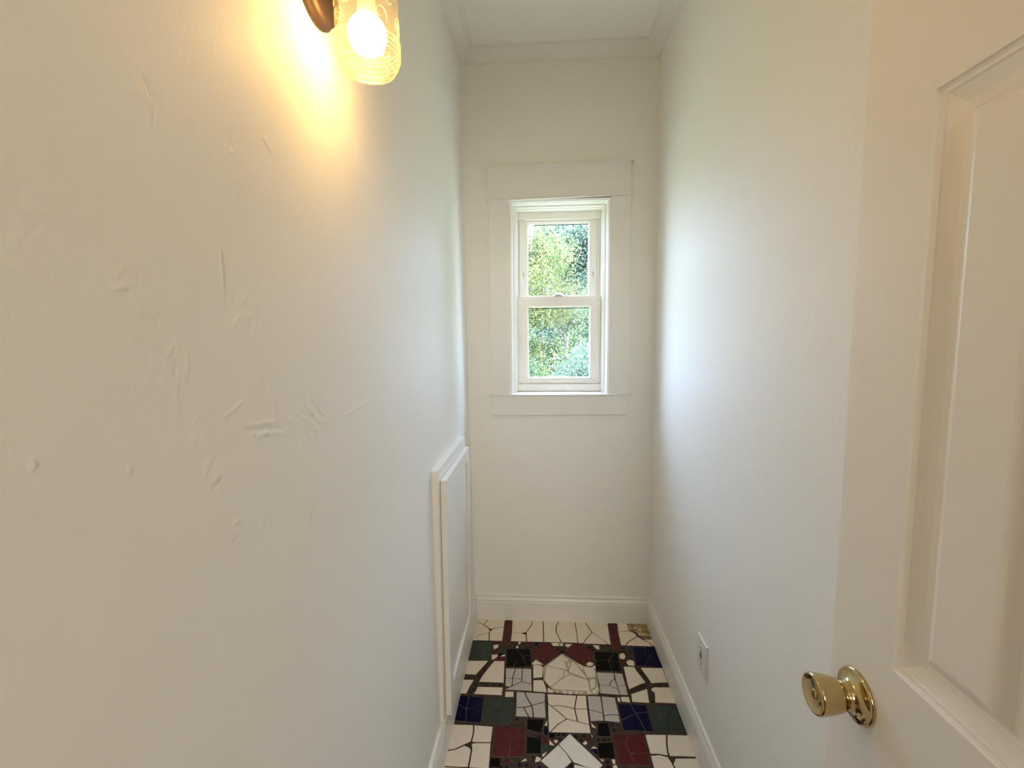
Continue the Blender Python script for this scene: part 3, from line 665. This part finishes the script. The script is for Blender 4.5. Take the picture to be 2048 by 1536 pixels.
# ------------------------------------------------------------------ outlet
OU = thing('wall_outlet', (XR, 1.475, 0.367)); tag(OU, 'white wall outlet plate with black buttons low on the right wall', 'outlet')
yc, zc = 1.4750, 0.3675
mb = MB(); a = [(XR, yc-0.044, zc-0.0575), (XR, yc+0.044, zc-0.0575), (XR, yc+0.044, zc+0.0575), (XR, yc-0.044, zc+0.0575)]
b = [(XR-0.0065, yc+sy*0.0415, zc+sz*0.055) for sy, sz in ((-1, -1), (1, -1), (1, 1), (-1, 1))]; mb.hexa(a, b); mb.build('cover_plate', M['plastic'], OU, 0.0012)
mb = MB(); mb.box(XR-0.0074, XR-0.004, yc-0.0165, yc+0.0165, zc-0.0335, zc+0.0335); rc = mb.build('receptacle', M['plastic'], OU, 0.0012)
for z0, z1 in ((0.0015, 0.0085), (-0.0085, -0.0015)):
    mb = MB(); mb.box(XR-0.0082, XR-0.006, yc-0.0075, yc+0.0095, zc+z0, zc+z1); mb.build('test_button', M['black'], rc, 0.0006)
for s in (1, -1):
    for k, (dy, hh) in enumerate(((-0.0062, 0.0045), (0.0062, 0.0038))):
        mb = MB(); mb.box(XR-0.0076, XR-0.006, yc+dy-0.001, yc+dy+0.001, zc+s*0.0225-hh, zc+s*0.0225+hh); mb.build('socket_slot', M['black'], rc)
    mb = MB(); mb.lathe([(0.0024, XR-0.0076), (0.0024, XR-0.006)], 12, (0, yc, zc+s*0.0225-0.009), 'x', cap0=True, cap1=True); mb.build('ground_hole', M['black'], rc)
    mb = MB(); mb.lathe([(0.0032, XR-0.004), (0.0032, XR-0.0072), (0.0020, XR-0.0080)], 14, (0, yc, zc+s*0.0475), 'x', cap1=True); mb.build('screw', M['steel'], OU)

# ------------------------------------------------------------------ open door
DX, DT = 0.43, 0.035
DO = thing('door_1', (DX, 0.04, 0.0)); struct(DO, 'white raised-panel door standing open along the right wall', 'door')
PY = ((0.390, 0.552), (0.148, 0.310)); PZ = ((0.215, 0.875), (1.0226, 1.697), (1.774, 1.935))
DY0, DY1, DZ0, DZ1 = 0.038, 0.662, 0.008, 2.040
def bx(nm, q): mb = MB(); mb.box(DX, DX+DT, *q); return mb.build(nm, M['door'], DO)
mb = MB(); zs = [DZ0]+[z for a in PZ for z in a]+[DZ1]
mb.box(DX, DX+DT, PY[0][1], DY1, DZ0, DZ1); mb.box(DX, DX+DT, DY0, PY[1][0], DZ0, DZ1); mb.box(DX, DX+DT, PY[1][1], PY[0][0], DZ0, DZ1)
for k in range(0, len(zs), 2):
    for p in PY: mb.box(DX, DX+DT, p[0], p[1], zs[k], zs[k+1])
mb.build('door_leaf', M['door'], DO)
PROF = [(0.0, 0.0), (0.0015, 0.0022), (0.004, 0.0036), (0.0075, 0.0038), (0.009, 0.0052), (0.016, 0.0078), (0.024, 0.0102), (0.031, 0.0112), (0.0335, 0.0104), (0.040, 0.0060), (0.0475, 0.0022), (0.0505, 0.0016)]
for p in PY:
    for z in PZ:
        mb = MB(); v = []; s_ = 1 if z[1]-z[0] > 0.3 else 0.85
        for o_, dpt in PROF:
            o_ *= s_; dpt *= 1.3; v += [(DX+dpt, p[0]+o_, z[0]+o_), (DX+dpt, p[1]-o_, z[0]+o_), (DX+dpt, p[1]-o_, z[1]-o_), (DX+dpt, p[0]+o_, z[1]-o_)]
        n = len(PROF); f = [(4*k+i, 4*k+(i+1) % 4, 4*k+4+(i+1) % 4, 4*k+4+i) for k in range(n-1) for i in range(4)]+[tuple(4*(n-1)+i for i in range(4))]
        v += [(DX+DT, p[0], z[0]), (DX+DT, p[1], z[0]), (DX+DT, p[1], z[1]), (DX+DT, p[0], z[1])]; f += [(4*n+3, 4*n+2, 4*n+1, 4*n)]
        mb.add(v, f); mb.build('panel', M['door'], DO, recalc=False)
KY, KZ = 0.606, 0.943
kn = MB(); X = lambda h: DX-h
kn.lathe([(0.0345, X(0)), (0.0355, X(0.0015)), (0.0348, X(0.0035)), (0.0338, X(0.0052)), (0.0318, X(0.0054)), (0.0280, X(0.0062)), (0.0240, X(0.0078)), (0.0206, X(0.0105)), (0.0184, X(0.0140)), (0.0176, X(0.0180)), (0.0176, X(0.0212)), (0.0165, X(0.0218)), (0.0001, X(0.0218))], 64, (0, KY, KZ), 'x')
ro = kn.build('knob_rosette', M['brass'], DO); tag(ro, 'polished brass rosette and neck')
kb = MB(); kb.lathe([(0.0100, X(0.0222)), (0.0188, X(0.0226)), (0.0200, X(0.0240)), (0.0218, X(0.0290)), (0.0236, X(0.0360)), (0.0250, X(0.0440)), (0.0260, X(0.0525)), (0.0262, X(0.0565)), (0.0255, X(0.0590)), (0.0240, X(0.0600)), (0.0226, X(0.0596)), (0.0205, X(0.0582)), (0.0170, X(0.0570)), (0.0120, X(0.0562)), (0.0075, X(0.0560)), (0.0001, X(0.0560))], 64, (0, KY, KZ), 'x')
ko = kb.build('door_knob', M['brass'], DO); tag(ko, 'tulip-shaped polished brass knob')
mb = MB(); mb.lathe([(0.0062, X(0.0550)), (0.0062, X(0.0572)), (0.0054, X(0.0578))], 24, (0, KY, KZ), 'x', cap1=True); bt = mb.build('lock_button', M['brass'], ko)
mb = MB(); mb.box(X(0.0582), X(0.0560), KY-0.0012, KY+0.0012, KZ-0.0042, KZ+0.0042); mb.build('button_slot', M['darkbrass'], ko)
mb = MB(); mb.box(DX+0.006, DX+0.030, DY1-0.001, DY1+0.0012, KZ-0.028, KZ+0.028); mb.build('latch_plate', M['brass'], DO, 0.0005)
mb = MB(); mb.box(DX+0.011, DX+0.025, DY1, DY1+0.010, KZ-0.009, KZ+0.009); mb.build('latch_bolt', M['brass'], DO, 0.002)

# ------------------------------------------------------------------ jar lamp on the left wall
SX, SY, SZ = -0.2705, 0.750, 1.8575
LA = thing('wall_sconce', (-0.362, SY+0.017, 2.003)); tag(LA, 'lit wall lamp with ribbed glass jar shade and dark bronze back plate', 'lamp')
wx = xl(2.0)+0.0005
mb = MB(); cy = SY+0.017
mb.lathe([(0.0600, wx-0.001), (0.0640, wx+0.001), (0.0645, wx+0.0045), (0.0610, wx+0.007), (0.0600, wx+0.0125), (0.0575, wx+0.0175), (0.0500, wx+0.0195), (0.0150, wx+0.0215), (0.0001, wx+0.0215)], 64, (0, cy, 2.003), 'x')
mb.build('back_plate', M['bronze'], LA)
mb = MB(); mb.tube([(wx+0.019, cy, 2.010), (wx+0.030, cy-0.001, 2.050), (wx+0.055, cy-0.010, 2.072), (SX-0.012, SY+0.004, 2.073), (SX, SY, 2.060), (SX, SY, 2.03)], [0.007, 0.0065, 0.006, 0.006, 0.006, 0.006], 14); mb.build('arm', M['bronze'], LA)
mb = MB(); mb.lathe([(0.0365, 2.002), (0.0375, 2.000), (0.0375, 2.018), (0.0350, 2.022), (0.0200, 2.024), (0.0180, 2.045), (0.0001, 2.048)], 48, (SX, SY, 0)); mb.build('socket_cap', M['bronze'], LA)
prof = []
RB = 0.0485
for k in range(15): prof.append((0.0005+0.0395*k/14, 0.0014+(0.0016 if k % 2 else 0.0)+0.0012*(k/14)**2))
prof += [(0.0405, -0.0010), (0.0425, 0.0012), (0.0425, 0.0040), (0.0440, 0.0065), (0.0470, 0.0090), (RB, 0.0140)]
h = 0.014
for k in range(4): prof += [(RB, h+0.002), (RB+0.0022, h+0.0038), (RB+0.0022, h+0.0052), (RB, h+0.007)]; h += 0.0072
for k in range(12): prof.append((RB-0.0003*math.sin(k*1.3), 0.046+k*0.0062))
prof += [(RB-0.002, 0.121), (0.0430, 0.128), (0.0370, 0.132), (0.0350, 0.136), (0.0350, 0.150)]
mb = MB(); mb.lathe(prof, 72, (SX, SY, SZ)); jar = mb.build('glass_jar_shade', M['jar'], LA)
def hoop(r, z, t, nm='rib'):
    mb = MB(); n = 64; k = 8; v = []
    for i in range(n):
        a = 2*math.pi*i/n
        for q in range(k): b = 2*math.pi*q/k; rr = r+t*math.cos(b); v.append((SX+rr*math.cos(a), SY+rr*math.sin(a), SZ+z+t*math.sin(b)))
    mb.add(v, [(i*k+q, ((i+1) % n)*k+q, ((i+1) % n)*k+(q+1) % k, i*k+(q+1) % k) for i in range(n) for q in range(k)], 0, True); return mb.build(nm, M['rib'], jar)
for k in range(4): hoop(RB+0.0003, 0.0175+0.0072*k, 0.0009)
hoop(0.0405, 0.0000, 0.0013, 'base_rim'); hoop(0.0460, 0.0080, 0.0007, 'shoulder_rim')
for k in range(9): hoop(0.0035+0.0036*k, 0.0005, 0.0005, 'base_ring')
mb = MB(); rj = random.Random(4)
for k in range(14):
    a0 = k*2*math.pi/14+rj.uniform(-.1, .1); z0 = SZ+rj.uniform(0.055, 0.10); pts = []
    for q in range(11):
        t = q/10; sp = 0.26*(1-t*0.8); pts.append((SX+(RB+0.0001)*math.cos(a0+sp*math.cos(5.2*t+k)), SY+(RB+0.0001)*math.sin(a0+sp*math.cos(5.2*t+k)), z0+0.016*(1-t*0.8)*math.sin(5.2*t+k)))
    mb.tube(pts, 0.0006, 5)
mb.build('embossed_scroll', M['rib'], jar)
mb = MB(); mb.lathe([(0.0001, -0.0300)]+[(0.0300*math.sin(a*math.pi/16), -0.0300*math.cos(a*math.pi/16)) for a in range(1, 14)], 32, (SX, SY, 1.9090)); bb = mb.build('light_bulb', M['bulb'], LA)
mb = MB(); mb.lathe([(0.0300*math.sin(13*math.pi/16)+0.0003, 0.0247), (0.0150, 0.0340), (0.0142, 0.0600)], 32, (SX, SY, 1.9090)); mb.build('bulb_neck', M['plastic'], bb)
mb = MB(); mb.lathe([(0.0150, 1.966), (0.0170, 1.968), (0.0170, 2.005)], 24, (SX, SY, 0)); mb.build('bulb_socket', M['bronze'], LA)

# ------------------------------------------------------------------ outdoors
mb = MB(); mb.box(-30, 30, D+0.3, 60, -1.2, -1.0); struct(mb.build('ground', M['soil']), 'grassy ground below the trees', 'ground')
def tree(name, label, cat, x, y, z0, h, rx, ry, nleaf, leafm, size, seed, bark='bark', crown0=0.15, group=None):
    r = random.Random(seed); root = thing(name, (x, y, z0)); tag(root, label, cat, group)
    mb = MB(); zt = z0+h*0.8
    mb.tube([(x, y, z0-0.05), (x+0.1, y, z0+h*0.3), (x-0.06, y+0.1, z0+h*0.55), (x+0.05, y, zt)], [0.045*h*0.4, 0.03*h*0.4, 0.018*h*0.4, 0.006*h*0.4], 8); mb.build('trunk', M[bark], root)
    tips = []
    for k in range(26):
        a = r.uniform(0, 6.28); t = r.uniform(crown0, 0.85); zb = z0+h*t; s = math.sin(math.pi*min(1, (t-crown0+0.25)/(1.2-crown0)))**0.6
        ex, ey, ez = x+rx*s*math.cos(a)*r.uniform(.6, 1), y+ry*s*math.sin(a)*r.uniform(.6, 1), zb+h*0.12*r.uniform(0, 1.2)
        mid = (x+(ex-x)*0.5, y+(ey-y)*0.5, zb+(ez-zb)*0.3); m2 = MB(); m2.tube([(x, y, zb-h*0.05), mid, (ex, ey, ez)], [0.012*h*0.3, 0.008*h*0.3, 0.005], 5)
        if k < 12: m2.build('branch', M[bark], root)
        tips += [(mid, 0.5), ((ex, ey, ez), 1)]
    v = []; f = []
    clumps = [(Vector(t[0]), r.uniform(0.13, 0.24)*h*0.55) for t in tips]+[(Vector((x+rx*r.gauss(0, .4), y+ry*r.gauss(0, .4), z0+h*r.uniform(crown0+.1, 1.0))), r.uniform(0.1, .2)*h*.6) for _ in range(14)]
    for i in range(nleaf):
        c, cr_ = r.choice(clumps)
        d = Vector((r.gauss(0, 1), r.gauss(0, 1), r.gauss(0, 0.8))).normalized()*(cr_*r.random()**0.4)
        p = c+d; a = Vector((r.gauss(0, 1), r.gauss(0, 1), r.gauss(0, 1))).normalized(); b = a.cross(Vector((r.gauss(0, 1), r.gauss(0, 1), r.gauss(0, 1)))).normalized(); s = size*r.uniform(0.6, 1.3)
        k = len(v); v += [p-a*s, p+b*s*0.45, p+a*s, p-b*s*0.45]; f.append((k, k+1, k+2, k+3))
    me = bpy.data.meshes.new('foliage'); me.from_pydata([tuple(q) for q in v], [], f); me.materials.append(M[leafm])
    o = bpy.data.objects.new('foliage', me); COL.objects.link(o); o.parent = root; o.matrix_parent_inverse = Matrix.Translation(-Vector(root.location)); o['kind'] = 'stuff'
    return root
tree('tree', 'tall yellow-green tree filling the upper pane behind the shrubs', 'tree', -0.75, 11.2, -1.0, 5.4, 1.6, 1.1, 52000, 'leaf_yellow', 0.034, 1, 'bark2', 0.25)
tree('tree', 'green tree at the right edge of the upper pane with pale bark', 'tree', 2.4, 11.9, -1.0, 5.2, 1.1, 1.0, 28000, 'leaf_green', 0.036, 2, 'bark2', 0.2)
tree('tree', 'dark green tree at the back seen between the others', 'tree', 0.9, 18.6, -1.0, 7.2, 3.0, 1.4, 36000, 'leaf_cool', 0.075, 3, 'bark', 0.05)
tree('shrub', 'cool green shrub low in the lower pane, nearest the window', 'shrub', 0.75, 6.4, -1.0, 2.45, 0.85, 0.6, 28000, 'leaf_cool', 0.020, 4, 'bark2', 0.1)
tree('shrub', 'mid green shrub at the left of the lower pane', 'shrub', -0.85, 8.1, -1.0, 2.95, 0.95, 0.7, 26000, 'leaf_green', 0.025, 5, 'bark2', 0.1)
tree('shrub', 'tallest shrub at the right of the lower pane under the meeting rail', 'shrub', 1.5, 9.5, -1.0, 3.4, 1.1, 0.7, 26000, 'leaf_green', 0.028, 6, 'bark2', 0.1)
tree('bush', 'broad pale green bush filling the gap low between the shrubs', 'bush', 0.9, 14.9, -1.0, 3.7, 1.9, 0.7, 26000, 'leaf_cool', 0.046, 8, 'bark2', 0.0)
tree('tree', 'tall pale tree high at the right behind the yellow-green one', 'tree', 2.0, 24.5, -1.0, 9.4, 2.8, 1.6, 26000, 'leaf_green', 0.10, 9, 'bark', 0.1)
tree('tree', 'tall broad tree added out of view on the right to screen sky light', 'tree', 5.2, 8.6, -1.0, 7.8, 2.1, 1.7, 26000, 'leaf_green', 0.075, 10, 'bark', 0.1)  # unseen tree, added to keep some sky light off the left wall
